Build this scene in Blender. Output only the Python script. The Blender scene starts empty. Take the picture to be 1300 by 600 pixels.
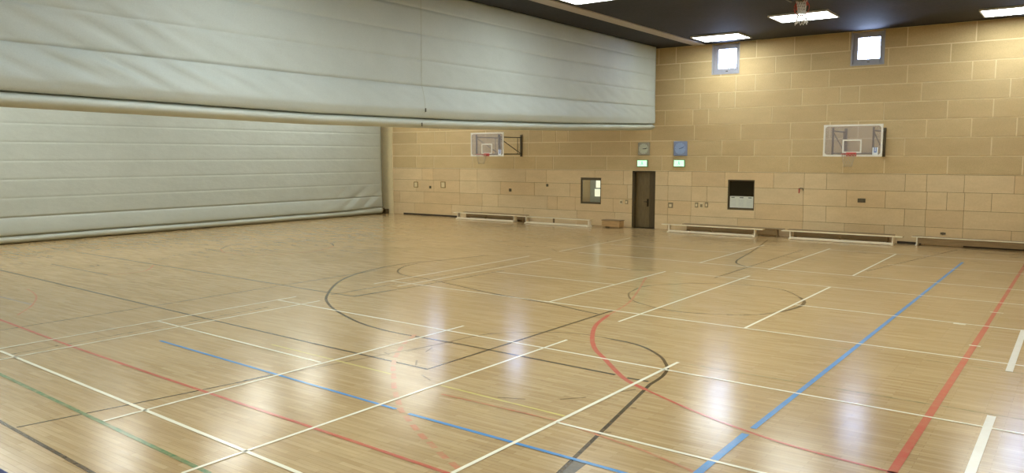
import bpy, bmesh, math, random
LAMP=18.0; LAMP2=17.6; SKY=25.0; EXPO=0.0
OFFICE_PANES=[(-18.43, -18.18, 1.55, 1.88), (-18.49, -18.2, 1.15, 1.49)]
LINES=[
('white',0.05,'p',[[-13.48,4.992],[-5.89,4.652]]),
('white',0.045,'p',[[-13.636,4.888],[-13.616,10.763]]),
('white',0.045,'p',[[-12.882,4.608],[-12.822,10.738]]),
('white',0.045,'p',[[-13.6,7.641],[-8.932,7.465]]),
('white',0.045,'p',[[-8.904,4.295],[-8.841,10.627]]),
('white',0.045,'p',[[-6.811,3.992],[-6.787,10.801]]),
('white',0.05,'p',[[-4.74,5.51],[-4.719,10.565]]),
('white',0.045,'p',[[-13.605,10.275],[-0.342,9.983]]),
('white',0.045,'p',[[-4.724,7.309],[-2.307,7.258]]),
('whitew',0.045,'p',[[-13.52,12.961],[-13.546,19.393]]),
('whitew',0.045,'p',[[-12.819,13.009],[-12.702,19.319]]),
('whitew',0.045,'p',[[-13.514,13.499],[-8.891,13.44]]),
('white',0.045,'p',[[-9.042,13.461],[-0.481,13.299]]),
('white',0.045,'p',[[-8.902,13.471],[-8.839,18.871]]),
('white',0.045,'p',[[-6.796,12.564],[-6.796,19.422]]),
('white',0.05,'p',[[-4.749,13.374],[-4.708,18.835]]),
('white',0.045,'p',[[-4.692,16.143],[-0.616,16.049]]),
('whitew',0.045,'p',[[-12.367,16.199],[-8.896,16.224]]),
('whitew',0.045,'p',[[-8.567,18.858],[-0.752,18.846]]),
('white',0.045,'p',[[-12.803,21.035],[-0.854,20.922]]),
('whitew',0.045,'p',[[-12.413,18.959],[-9.747,18.628]]),
('whitew',0.045,'p',[[-13.129,23.629],[-8.911,23.833]]),
('whitew',0.045,'p',[[-6.702,26.429],[-1.131,26.603]]),
('whitew',0.045,'p',[[-4.438,23.774],[-0.998,23.876]]),
('whitew',0.045,'p',[[-13.454,20.911],[-13.577,25.91]]),
('white',0.045,'p',[[-8.794,20.949],[-8.821,26.507]]),
('white',0.05,'p',[[-6.774,20.736],[-6.736,26.755]]),
('white',0.05,'p',[[-4.71,20.961],[-4.716,26.432]]),
('whiteg',0.09,'p',[[-0.789,16.093],[-0.772,12.832]]),
('whiteg',0.09,'p',[[-0.771,10.475],[-0.765,8.387]]),
('blue',0.068,'p',[[-2.812,25.516],[-2.859,8.42]]),
('blue',0.085,'p',[[-2.864,8.207],[-2.855,6.858]]),
('blue',0.05,'p',[[-12.121,6.825],[-6.525,6.573]]),
('blue',0.055,'p',[[-6.288,6.54],[-3.383,6.48]]),
('bluew',0.05,'p',[[-19.147,7.013],[-17.22,7.004]]),
('red',0.07,'p',[[-1.352,27.187],[-1.352,16.075]]),
('red',0.088,'p',[[-1.347,16.062],[-1.367,7.946]]),
('red',0.05,'p',[[-16.494,6.016],[-12.851,5.784],[-10.181,5.673],[-6.815,5.563],[-4.759,5.487]]),
('red',0.075,'c',[[-7.24,12.974],[-6.994,12.108],[-6.578,11.259],[-6.132,10.574],[-5.667,10.077],[-4.962,9.35],[-4.478,9.042]]),
('redw',0.05,'c',[[-8.794,17.649],[-7.931,15.47],[-7.51,14.272],[-7.24,12.974]]),
('red',0.045,'c',[[-4.478,9.042],[-3.643,8.609],[-2.899,8.304],[-2.227,8.12],[-1.329,7.998]]),
('redw',0.04,'p',[[-6.491,7.346],[-4.788,7.364],[-3.505,7.103],[-2.861,6.888]]),
('redw',0.04,'c',[[-19.3,7.788],[-18.628,7.639],[-17.961,7.405],[-17.083,6.946],[-16.274,6.36]]),
('redw',0.04,'c',[[-22.667,14.958],[-21.818,14.532],[-20.849,14.622],[-20.025,15.104],[-19.788,16.274],[-19.969,17.069],[-20.45,17.789]]),
('blackw',0.035,'c',[[-20.45,17.789],[-21.276,18.298],[-22.192,18.262],[-23.424,17.686],[-23.665,16.549],[-23.256,15.648],[-22.667,14.958]]),
('green',0.055,'p',[[-12.388,4.454],[-6.597,4.147]]),
('greenw',0.035,'p',[[-4.678,10.552],[-0.369,10.548]]),
('greenw',0.03,'p',[[-1.811,12.843],[-0.485,12.819]]),
('greenw',0.05,'p',[[-3.333,12.815],[-2.896,12.817]]),
('yellow',0.035,'p',[[-10.435,7.742],[-7.625,7.635]]),
('yellow',0.035,'p',[[-6.742,7.632],[-4.767,7.549]]),
('black',0.05,'p',[[-23.946,8.719],[-23.192,8.718],[-14.283,8.34],[-9.521,8.17],[-7.423,8.116],[-7.419,9.171],[-7.399,13.428]]),
('blackw',0.05,'p',[[-28.024,11.87],[-20.767,11.722],[-15.24,11.58],[-13.505,11.514],[-12.642,11.534],[-12.475,13.463],[-12.372,16.549]]),
('blackw',0.035,'p',[[-13.115,4.982],[-13.117,9.666]]),
('blackw',0.035,'p',[[-13.209,11.369],[-12.919,17.28]]),
('blackw',0.035,'p',[[-15.104,5.495],[-15.089,14.618]]),
('black',0.03,'p',[[-9.48,3.625],[-9.001,6.21]]),
('black',0.06,'p',[[-9.016,6.219],[-8.965,6.636]]),
('blackw',0.035,'p',[[-8.923,6.606],[-8.23,9.618]]),
('black',0.045,'p',[[-10.142,3.614],[-7.452,3.495]]),
('black',0.055,'c',[[-14.686,18.844],[-14.955,17.501],[-15.284,16.342],[-15.396,15.36],[-15.118,14.012],[-14.434,12.677],[-13.196,11.248],[-12.381,10.599],[-11.593,10.164],[-10.594,9.748],[-9.858,9.571],[-9.285,9.518],[-8.844,9.529],[-8.08,9.537],[-7.425,9.52],[-6.222,9.475],[-5.142,9.435]]),
('black',0.05,'p',[[-4.937,9.392],[-4.627,9.409]]),
('black',0.05,'c',[[-15.114,16.159],[-15.047,15.615],[-14.723,15.008],[-14.32,14.596],[-13.841,14.359],[-13.072,14.251],[-11.956,13.984],[-10.622,13.625],[-8.748,13.312],[-7.844,13.054],[-7.441,12.966]]),
('blackw',0.04,'c',[[-8.385,8.676],[-8.256,9.645],[-8.176,10.162],[-7.959,10.578],[-7.31,11.128],[-6.796,11.318],[-6.249,11.287]]),
('black',0.05,'c',[[-6.249,11.287],[-5.857,11.232],[-5.496,11.072],[-5.089,10.73],[-4.844,10.402],[-4.695,10.139],[-4.607,9.851],[-4.566,9.593],[-4.544,9.265]]),
('black',0.05,'p',[[-4.539,9.26],[-3.918,6.075]]),
('grey',0.14,'p',[[-3.905,6.524],[-3.863,6.097]]),
('blackw',0.035,'p',[[-5.831,7.666],[-5.507,7.804]]),
('blackw',0.035,'p',[[-5.156,8.052],[-4.941,8.318]]),
('blackw',0.03,'p',[[-4.297,8.287],[-4.23,8.299]]),
('blackw',0.03,'p',[[-4.13,7.363],[-4.062,7.382]]),
('blackw',0.03,'p',[[-4.703,8.78],[-4.596,8.986]]),
('blackw',0.03,'p',[[-7.299,7.856],[-7.01,7.724]]),
('blackw',0.03,'p',[[-7.89,8.393],[-7.701,8.175]]),
('blackw',0.03,'p',[[-8.116,8.83],[-8.221,9.109]]),
('blackw',0.03,'p',[[-8.615,8.447],[-8.452,8.386]]),
('black',0.05,'c',[[-9.3,28.357],[-8.596,24.858],[-8.237,22.685],[-8.107,22.015],[-7.877,21.457],[-7.484,21.055]]),
('blackw',0.05,'p',[[-7.376,26.017],[-7.395,18.594]]),
('blackw',0.05,'c',[[-6.792,14.172],[-6.222,14.095],[-5.485,14.351],[-4.977,14.723],[-4.674,15.325]]),
('black',0.07,'c',[[-4.674,15.325],[-4.572,16.001],[-4.647,16.586],[-4.862,17.052]]),
('blackw',0.04,'c',[[-4.862,17.052],[-5.325,17.693],[-5.764,17.963],[-6.507,17.972],[-7.172,17.701],[-7.75,17.205],[-8.196,16.456],[-8.144,15.693],[-7.977,15.19],[-7.529,14.586],[-6.792,14.172]]),
('blackw',0.05,'p',[[-3.358,28.833],[-4.623,22.06]]),
('blackw',0.035,'p',[[-23.317,10.054],[-19.978,9.948]]),
('redw',0.04,'c',[[-20.855,11.657],[-20.204,11.179],[-19.848,10.723],[-19.978,9.948]]),
('blackw',0.05,'p',[[-10.372,18.469],[-9.068,18.878]]),
('black',0.07,'p',[[-10.443,13.507],[-10.144,13.482]]),
('whitew',0.05,'p',[[-1.43,17.604],[-1.209,17.603]]),
('whitew',0.05,'p',[[-1.422,14.28],[-1.259,14.282]]),
('white',0.09,'p',[[-1.86,16.007],[-1.66,15.996]]),
('redw',0.07,'p',[[-9.06,9.605],[-8.942,9.37]]),
('redw',0.07,'p',[[-8.891,9.25],[-8.752,9.012]]),
('redw',0.07,'p',[[-8.649,8.859],[-8.495,8.636]]),
('redw',0.07,'p',[[-8.42,8.535],[-8.258,8.327]]),
('redw',0.07,'p',[[-8.149,8.191],[-7.987,8.005]]),
('redw',0.07,'p',[[-7.913,7.929],[-7.748,7.762]]),
('redw',0.07,'p',[[-7.652,7.675],[-7.461,7.486]]),
('redw',0.07,'p',[[-7.337,7.352],[-7.138,7.164]]),
('redw',0.07,'p',[[-7.023,7.065],[-6.847,6.913]]),
('redw',0.07,'p',[[-6.763,6.844],[-6.608,6.714]]),
('redw',0.07,'p',[[-6.531,6.643],[-6.368,6.524]]),
('redw',0.07,'p',[[-6.267,6.463],[-6.091,6.352]]),
('redw',0.07,'p',[[-5.987,6.287],[-5.816,6.182]]),
('redw',0.07,'p',[[-5.724,6.125],[-5.561,6.034]]),
('redw',0.07,'p',[[-5.475,5.995],[-5.304,5.904]]),
('redw',0.07,'p',[[-5.202,5.844],[-5.023,5.754]]),
('redw',0.07,'p',[[-4.919,5.708],[-4.746,5.627]]),
]
UPJ={0:[-20.48,-16.8,-14.23,-12.31,-11.0,-9.09,-5.83,-3.89],1:[-19.21,-17.58,-11.69,-10.41,-5.22,-2.67],2:[-19.37,-18.75,-16.15,-14.74,-10.95,-9.08,-4.58,-3.26,-2.01],3:[-12.92,-12.27,-9.78,-7.81,-5.92,-3.98,-2.68],4:[-11.87,-11.21,-8.7,-7.38,-6.74,-4.78,-2.25],5:[-10.45,-9.12,-7.78,-5.24,-3.33,-2.68],6:[-9.71,-8.43,-5.86,-3.97],7:[-10.44,-5.29,-3.27]}
LOJ={0:[-28.01,-25.52,-21.14,-18.26,-13.92,-12.93,-10.98,-8.51,-7.05,-5.73,-4.45,-3.34,-1.97],1:[-27.36,-24.98,-19.82,-19.29,-13.91,-12.91,-10.31,-8.51,-7.7,-5.11,-4.47,-3.34],2:[-24.98,-23.88,-20.53,-18.62,-13.92,-12.9,-12.25,-8.52,-7.02,-5.74,-4.45,-3.85,-3.34,-2.57],3:[-26.72,-24.97,-23.88,-21.03,-19.88,-17.37,-13.93,-12.9,-11.53,-9.63,-8.51,-7.72,-5.14,-4.48,-3.37,-1.97]}
from mathutils import Vector, Matrix
random.seed(7)
SC=bpy.context.scene; COL=SC.collection
W=29.8            # back wall plane
CZ=7.33           # ceiling height
XC=-14.6          # raised divider curtain
XF=-29.9          # lowered divider curtain
XL,XR,YF=-32.0,1.2,-2.5

# ------------------------------------------------------------ materials
def lin(c):
    c=c/255.0
    return c/12.92 if c<=.04045 else ((c+.055)/1.055)**2.4
def rgb(r,g,b): return (lin(r),lin(g),lin(b),1)
def new_mat(n):
    m=bpy.data.materials.new(n); m.use_nodes=True
    nt=m.node_tree; return m,nt,nt.nodes,nt.links,nt.nodes['Principled BSDF']
def coords(N,Lk,scale=(1,1,1)):
    t=N.new('ShaderNodeTexCoord'); mp=N.new('ShaderNodeMapping'); mp.inputs['Scale'].default_value=scale
    Lk.new(t.outputs['Object'],mp.inputs['Vector']); return mp.outputs['Vector']
def noise(N,Lk,vec,scale,detail=3,rough=.55):
    n=N.new('ShaderNodeTexNoise'); n.inputs['Scale'].default_value=scale; n.inputs['Detail'].default_value=detail; n.inputs['Roughness'].default_value=rough
    if vec: Lk.new(vec,n.inputs['Vector'])
    return n
def ramp(N,Lk,fac,p0,c0,p1,c1):
    r=N.new('ShaderNodeValToRGB'); e=r.color_ramp.elements
    e[0].position=p0; e[0].color=c0; e[1].position=p1; e[1].color=c1
    Lk.new(fac,r.inputs['Fac']); return r.outputs['Color']
def mixc(N,Lk,a,b,fac,mode='MULTIPLY'):
    m=N.new('ShaderNodeMix'); m.data_type='RGBA'; m.blend_type=mode
    for s,v in (('A',a),('B',b)):
        i=[x for x in m.inputs if x.name==s and x.type=='RGBA'][0]
        if isinstance(v,tuple): i.default_value=v
        else: Lk.new(v,i)
    if isinstance(fac,float): m.inputs[0].default_value=fac
    else: Lk.new(fac,m.inputs[0])
    return [x for x in m.outputs if x.type=='RGBA'][0]
def simple(n,c,rough=.5,metal=0.,var=.06,scale=6.,spec=.5):
    m,nt,N,Lk,B=new_mat(n)
    v=coords(N,Lk); nz=noise(N,Lk,v,scale)
    g=ramp(N,Lk,nz.outputs['Fac'],.3,(1-var,)*3+(1,),.7,(1+var*.3,)*3+(1,))
    Lk.new(mixc(N,Lk,c,g,1.0),B.inputs['Base Color'])
    B.inputs['Roughness'].default_value=rough; B.inputs['Metallic'].default_value=metal; B.inputs['Specular IOR Level'].default_value=spec
    return m
def emit(n,c,s):
    m,nt,N,Lk,B=new_mat(n)
    B.inputs['Base Color'].default_value=c; B.inputs['Emission Color'].default_value=c; B.inputs['Emission Strength'].default_value=s
    return m
def wood(n,c,scale=(1,8,8),rough=.45,var=.25):
    m,nt,N,Lk,B=new_mat(n)
    v=coords(N,Lk,scale); nz=noise(N,Lk,v,3.,5)
    g=ramp(N,Lk,nz.outputs['Fac'],.3,(1-var,)*3+(1,),.7,(1.05,)*3+(1,))
    Lk.new(mixc(N,Lk,c,g,1.0),B.inputs['Base Color']); B.inputs['Roughness'].default_value=rough
    return m
M={}
FLOOR_ROUGH=.185
def parquet_nodes(N,Lk):
    v=coords(N,Lk)
    b=N.new('ShaderNodeTexBrick'); b.offset=.37; b.offset_frequency=2
    b.inputs['Scale'].default_value=1; b.inputs['Brick Width'].default_value=.62; b.inputs['Row Height'].default_value=.068
    b.inputs['Mortar Size'].default_value=.0012; b.inputs['Mortar Smooth'].default_value=.3; b.inputs['Bias'].default_value=0
    b.inputs['Color1'].default_value=rgb(*FL1); b.inputs['Color2'].default_value=rgb(*FL2); b.inputs['Mortar'].default_value=rgb(120,94,58)
    Lk.new(v,b.inputs['Vector'])
    v2=coords(N,Lk,(1.1,13,1)); n2=noise(N,Lk,v2,1.3,4)
    st=ramp(N,Lk,n2.outputs['Fac'],.32,(.88,.86,.83,1),.68,(1.05,1.045,1.03,1))
    n3=noise(N,Lk,v,.35,3); bl=ramp(N,Lk,n3.outputs['Fac'],.35,(.94,.93,.92,1),.65,(1.04,1.04,1.05,1))
    c=mixc(N,Lk,b.outputs['Color'],st,1.0); return mixc(N,Lk,c,bl,1.0),b
def varnish(N,Lk,B):
    n4=noise(N,Lk,coords(N,Lk,(1,5,1)),2.2,3); rr=N.new('ShaderNodeMapRange'); rr.inputs['To Min'].default_value=FLOOR_ROUGH-.05; rr.inputs['To Max'].default_value=FLOOR_ROUGH+.06
    Lk.new(n4.outputs['Fac'],rr.inputs['Value']); Lk.new(rr.outputs['Result'],B.inputs['Roughness'])
    B.inputs['Specular IOR Level'].default_value=.44
def floor_mat():
    m,nt,N,Lk,B=new_mat('parquet'); c,b=parquet_nodes(N,Lk)
    Lk.new(c,B.inputs['Base Color']); varnish(N,Lk,B)
    return m
FL1=(190,165,123); FL2=(176,149,106)
M['floor']=floor_mat()
def paint(n,c,keep,worn):
    """floor paint; worn = share of the paint that is rubbed off so the parquet shows through"""
    m,nt,N,Lk,B=new_mat('paint_'+n); wd,_=parquet_nodes(N,Lk)
    v=coords(N,Lk); n2=noise(N,Lk,v,5.5,5,.75)
    mr=N.new('ShaderNodeMapRange'); mr.inputs['From Min'].default_value=.38; mr.inputs['From Max'].default_value=.62
    mr.inputs['To Min'].default_value=max(0,keep-worn); mr.inputs['To Max'].default_value=keep
    Lk.new(n2.outputs['Fac'],mr.inputs['Value'])
    Lk.new(mixc(N,Lk,wd,c,mr.outputs['Result'],'MIX'),B.inputs['Base Color']); varnish(N,Lk,B)
    return m
PAINTS={'white':((242,237,214),1.,.08),'whiteg':((228,228,218),1.,.1),'whitew':((242,236,212),.92,.2),'blue':((72,142,204),.97,.15),'bluew':((90,140,190),.35,.25),
 'red':((194,90,76),.95,.22),'redw':((206,104,84),.6,.4),'green':((58,122,82),.85,.4),'greenw':((70,104,66),.6,.55),
 'yellow':((222,210,118),.72,.25),'black':((58,44,24),.95,.15),'blackw':((76,58,32),.70,.3),'grey':((66,66,62),.9,.1)}
for k,(c,kp,wn) in PAINTS.items(): M['p_'+k]=paint(k,rgb(*c),kp,wn)
def wall_mat(n,c,grain,lo=.87,hi=1.07):
    m,nt,N,Lk,B=new_mat(n)
    v=coords(N,Lk); a=N.new('ShaderNodeAttribute'); a.attribute_name='tone'
    nf=noise(N,Lk,v,grain,4,.7); g=ramp(N,Lk,nf.outputs['Fac'],(.3),(lo,lo*.99,lo*.97,1),.7,(hi,hi,hi,1))
    nl=noise(N,Lk,coords(N,Lk,(1,1,3)),1.6,3); l=ramp(N,Lk,nl.outputs['Fac'],.3,(.95,.945,.93,1),.7,(1.03,1.03,1.03,1))
    x=mixc(N,Lk,c,a.outputs['Color'],1.0); x=mixc(N,Lk,x,g,1.0); x=mixc(N,Lk,x,l,1.0)
    Lk.new(x,B.inputs['Base Color']); B.inputs['Roughness'].default_value=.75; B.inputs['Specular IOR Level'].default_value=.3
    bp=N.new('ShaderNodeBump'); bp.inputs['Strength'].default_value=.25; bp.inputs['Distance'].default_value=.006
    Lk.new(nf.outputs['Fac'],bp.inputs['Height']); Lk.new(bp.outputs['Normal'],B.inputs['Normal'])
    return m
M['panel_up']=wall_mat('woodwool_panel',rgb(208,184,138),34)
M['panel_lo']=wall_mat('smooth_panel',rgb(222,199,158),14,.95,1.03)
M['joint_up']=simple('pale_joint',rgb(236,218,176),.8)
M['joint_lo']=simple('dark_joint',rgb(120,96,60),.8)
M['reveal']=simple('reveal',rgb(190,188,192),.5)
M['side_wall']=wall_mat('side_wall_panel',rgb(208,184,138),34)
def ceil_mat():
    m,nt,N,Lk,B=new_mat('dark_ceiling_board')
    v=coords(N,Lk); nf=noise(N,Lk,v,9,5,.75)
    c=ramp(N,Lk,nf.outputs['Fac'],.33,rgb(22,22,27),.72,rgb(50,48,48))
    nl=noise(N,Lk,v,.8,3); l=ramp(N,Lk,nl.outputs['Fac'],.3,(.75,.75,.8,1),.7,(1.2,1.18,1.15,1))
    b=N.new('ShaderNodeTexBrick'); b.inputs['Scale'].default_value=1; b.inputs['Brick Width'].default_value=2.4; b.inputs['Row Height'].default_value=.6; b.inputs['Mortar Size'].default_value=.006
    b.inputs['Color1'].default_value=(1,1,1,1); b.inputs['Color2'].default_value=(.88,.88,.9,1); b.inputs['Mortar'].default_value=(.45,.45,.45,1); Lk.new(v,b.inputs['Vector'])
    x=mixc(N,Lk,c,l,1.0); x=mixc(N,Lk,x,b.outputs['Color'],1.0)
    Lk.new(x,B.inputs['Base Color']); B.inputs['Roughness'].default_value=.75
    return m
M['ceiling']=ceil_mat()
M['track']=simple('ceiling_track',rgb(178,168,158),.6)
def curtain_mat(n,c):
    m,nt,N,Lk,B=new_mat(n)
    v=coords(N,Lk); nf=noise(N,Lk,v,.7,4); g=ramp(N,Lk,nf.outputs['Fac'],.3,(.95,.955,.95,1),.7,(1.03,1.03,1.03,1))
    n2=noise(N,Lk,v,45,2); g2=ramp(N,Lk,n2.outputs['Fac'],.3,(.96,.96,.96,1),.7,(1.03,1.03,1.03,1))
    x=mixc(N,Lk,mixc(N,Lk,c,g,1.0),g2,1.0); Lk.new(x,B.inputs['Base Color']); B.inputs['Roughness'].default_value=.5; B.inputs['Specular IOR Level'].default_value=.35
    bp=N.new('ShaderNodeBump'); bp.inputs['Strength'].default_value=.35; bp.inputs['Distance'].default_value=.05
    n3=noise(N,Lk,coords(N,Lk,(1,.7,1.4)),1.4,3); Lk.new(n3.outputs['Fac'],bp.inputs['Height']); Lk.new(bp.outputs['Normal'],B.inputs['Normal'])
    return m
M['curtain']=curtain_mat('curtain_vinyl',rgb(192,201,199))
M['curtain_far']=curtain_mat('curtain_vinyl_far',rgb(184,191,184)); M['curtain_hem']=curtain_mat('curtain_hem_vinyl',rgb(196,204,199))
M['strap']=simple('strap_webbing',rgb(176,182,172),.7)
M['buckle']=simple('dark_buckle',rgb(70,68,60),.5)
M['white']=simple('white_painted_metal',rgb(236,232,220),.4)
M['white_wood']=simple('cream_painted_wood',rgb(246,236,210),.4)
M['seat_wood']=wood('pale_bench_wood',rgb(222,196,148))
M['brown_wood']=wood('brown_bench_wood',rgb(152,126,86))
M['box_wood']=wood('box_wood',rgb(198,160,108))
M['door_wood']=wood('dark_door_wood',rgb(120,102,66),(8,8,1.2),.4,.3)
M['door_dark']=wood('darker_door_wood',rgb(92,76,46),(8,8,1.2),.4,.3)
M['frame_dark']=simple('dark_bronze_frame',rgb(84,70,42),.45)
M['steel']=simple('dark_olive_steel',rgb(84,74,52),.45,.3)
M['handle']=simple('handle_metal',rgb(60,50,36),.35,.8)
M['rim']=simple('red_rim',rgb(190,74,62),.45)
M['net']=simple('net_cord',rgb(240,238,236),.8); M['net_old']=simple('net_cord_grey',rgb(200,186,158),.8)
M['sticker']=simple('sticker_white',rgb(235,238,240),.5); M['sticker_blue']=simple('sticker_blue',rgb(96,126,190),.5)
M['black']=simple('blackish',rgb(30,24,16),.5); M['shadowgap']=simple('skirting_dark',rgb(52,40,26),.7)
M['dkpane']=simple('dark_pane',rgb(26,24,14),.15)
M['paper']=simple('paper',rgb(214,218,206),.8,0,.02); M['ink']=simple('ink',rgb(120,124,120),.8); M['ink_pale']=simple('pale_print',rgb(186,192,190),.8)
M['win_frame']=simple('window_frame_grey',rgb(166,166,176),.4)
M['plate']=simple('grey_plate',rgb(150,134,100),.5); M['plate_edge']=simple('plate_edge',rgb(140,112,56),.5); M['plate_pale']=simple('pale_plate',rgb(226,208,166),.5); M['plate_dark']=simple('dark_plate',rgb(96,84,58),.5)
M['clock_grey']=simple('clock_case_grey',rgb(156,150,130),.4); M['clock_face']=simple('clock_face',rgb(196,200,180),.5); M['clock_blue_refl']=simple('clock_case_blue_reflection',rgb(138,152,190),.35); M['clock_face_refl']=simple('clock_face_blue_reflection',rgb(158,182,222),.35); M['clock_hand']=simple('clock_hand',rgb(76,80,76),.5); M['clock_hand_refl']=simple('clock_hand_blue_reflection',rgb(92,112,170),.5)  # blue reflection of the cover is painted into the second clock's case, dial and hands
M['exit']=emit('exit_lit',rgb(196,255,208),1.0); M['exit_green']=emit('exit_green',rgb(120,230,165),.85); M['exit_case']=simple('exit_case',rgb(120,150,118),.5)
M['light']=emit('lamp_diffuser',(.93,1,.97,1),LAMP)
M['light2']=emit('lamp_diffuser_far_section',(.97,1,.93,1),LAMP2)
M['lamp_frame']=simple('lamp_frame',rgb(210,210,214),.4)
M['pale_strip']=simple('cream_strip',rgb(236,220,176),.6)
M['mat']=simple('navy_mat',rgb(36,42,92),.6)
M['office_brown']=simple('office_brown',rgb(170,140,88),.7); M['office_grey']=simple('office_grey',rgb(160,164,146),.7); M['office_window']=emit('office_daylight',rgb(226,228,200),1.1); M['office_dark']=simple('office_shelf',rgb(110,104,84),.7)
def glass(n,c,tr,gl=.06):
    m,nt,N,Lk,B=new_mat(n)
    out=[x for x in N if x.type=='OUTPUT_MATERIAL'][0]
    t=N.new('ShaderNodeBsdfTransparent'); g=N.new('ShaderNodeBsdfGlossy'); g.inputs['Roughness'].default_value=.04
    v=coords(N,Lk); nz=noise(N,Lk,v,1.5); g3=ramp(N,Lk,nz.outputs['Fac'],.3,(.93,.93,.93,1),.7,(1,1,1,1)); Lk.new(mixc(N,Lk,c,g3,1.0),B.inputs['Base Color']); B.inputs['Roughness'].default_value=.3
    m1=N.new('ShaderNodeMixShader'); m1.inputs[0].default_value=1-tr; Lk.new(t.outputs[0],m1.inputs[1]); Lk.new(B.outputs[0],m1.inputs[2])
    f=N.new('ShaderNodeFresnel'); f.inputs['IOR'].default_value=1.35
    m2=N.new('ShaderNodeMixShader'); Lk.new(f.outputs[0],m2.inputs[0]); Lk.new(m1.outputs[0],m2.inputs[1]); Lk.new(g.outputs[0],m2.inputs[2])
    Lk.new(m2.outputs[0],out.inputs['Surface']); return m
M['board_glass']=glass('backboard_glass',rgb(196,188,196),.72)
M['pane']=glass('window_pane',rgb(230,236,240),.93)
M['pane_office']=glass('office_pane',rgb(180,180,165),.9)

# ------------------------------------------------------------ mesh helpers
class MB:
    def __init__(s): s.bm=bmesh.new(); s.mats=[]
    def mi(s,k):
        if k not in s.mats: s.mats.append(k)
        return s.mats.index(k)
    def face(s,pts,mat):
        vs=[s.bm.verts.new(p) for p in pts]; f=s.bm.faces.new(vs); f.material_index=s.mi(mat); return f
    def box(s,x0,x1,y0,y1,z0,z1,mat,bev=0.):
        r=bmesh.ops.create_cube(s.bm,size=1,matrix=Matrix.Translation(((x0+x1)/2,(y0+y1)/2,(z0+z1)/2))@Matrix.Diagonal((abs(x1-x0),abs(y1-y0),abs(z1-z0),1)))
        vs=r['verts']; fs=set(f for v in vs for f in v.link_faces); i=s.mi(mat)
        for f in fs: f.material_index=i
        if bev:
            es=list(set(e for v in vs for e in v.link_edges))
            bmesh.ops.bevel(s.bm,geom=es,offset=bev,segments=2,profile=.6,affect='EDGES',material=-1)
        return s
    def tube(s,pts,r,mat,seg=8,closed=False,cap=True):
        pts=[Vector(p) for p in pts]; n=len(pts); rings=[]
        up=Vector((0,0,1))
        for i,p in enumerate(pts):
            a=pts[(i-1)%n] if (i>0 or closed) else p; b=pts[(i+1)%n] if (i<n-1 or closed) else p
            t=(b-a).normalized(); u=t.cross(up)
            if u.length<1e-3: u=t.cross(Vector((1,0,0)))
            u.normalize(); w=t.cross(u)
            rings.append([s.bm.verts.new(p+u*r*math.cos(2*math.pi*k/seg)+w*r*math.sin(2*math.pi*k/seg)) for k in range(seg)])
        mi=s.mi(mat)
        for i in range(n if closed else n-1):
            A,B=rings[i],rings[(i+1)%n]
            for k in range(seg):
                f=s.bm.faces.new((A[k],A[(k+1)%seg],B[(k+1)%seg],B[k])); f.material_index=mi; f.smooth=True
        if cap and not closed:
            for R in (rings[0],rings[-1]): s.bm.faces.new(R).material_index=mi
        return s
    def disc(s,c,r,y0,y1,mat,seg=32):
        """flat cylinder whose axis is Y"""
        mi=s.mi(mat)
        A=[s.bm.verts.new((c[0]+r*math.cos(2*math.pi*k/seg),y0,c[1]+r*math.sin(2*math.pi*k/seg))) for k in range(seg)]
        B=[s.bm.verts.new((c[0]+r*math.cos(2*math.pi*k/seg),y1,c[1]+r*math.sin(2*math.pi*k/seg))) for k in range(seg)]
        fs=[s.bm.faces.new(A),s.bm.faces.new(B)]+[s.bm.faces.new((A[k],A[(k+1)%seg],B[(k+1)%seg],B[k])) for k in range(seg)]
        for f in fs: f.material_index=mi
        return s
    def prism(s,poly,y0,y1,mat):
        """polygon in XZ extruded along Y"""
        mi=s.mi(mat); n=len(poly)
        A=[s.bm.verts.new((x,y0,z)) for x,z in poly]; B=[s.bm.verts.new((x,y1,z)) for x,z in poly]
        fs=[s.bm.faces.new(A),s.bm.faces.new(B)]+[s.bm.faces.new((A[k],A[(k+1)%n],B[(k+1)%n],B[k])) for k in range(n)]
        for f in fs: f.material_index=mi
        return s
    def build(s,name,parent=None,recalc=True):
        if recalc: bmesh.ops.recalc_face_normals(s.bm,faces=s.bm.faces[:])
        me=bpy.data.meshes.new(name); s.bm.to_mesh(me); s.bm.free()
        for k in s.mats: me.materials.append(M[k])
        o=bpy.data.objects.new(name,me); COL.objects.link(o)
        if parent is not None:
            o.parent=parent; o.location=-Vector(parent.location)
        return o
def offset_child(o): pass
def thing(name,label,cat,loc=(0,0,0),group=None):
    o=bpy.data.objects.new(name,None); COL.objects.link(o); o.location=loc; o.empty_display_size=.2
    o['label']=label; o['category']=cat
    if group: o['group']=group
    return o
def tag(o,label,cat,group=None):
    o['label']=label; o['category']=cat
    if group: o['group']=group
    return o
def struct(o,kind='structure'): o['kind']=kind; return o
def sub(mb,name,part):
    """sub-part of a part (part sits at world origin offset)"""
    bmesh.ops.recalc_face_normals(mb.bm,faces=mb.bm.faces[:])
    me=bpy.data.meshes.new(name); mb.bm.to_mesh(me); mb.bm.free()
    for k in mb.mats: me.materials.append(M[k])
    o=bpy.data.objects.new(name,me); COL.objects.link(o); o.parent=part; return o
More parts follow.
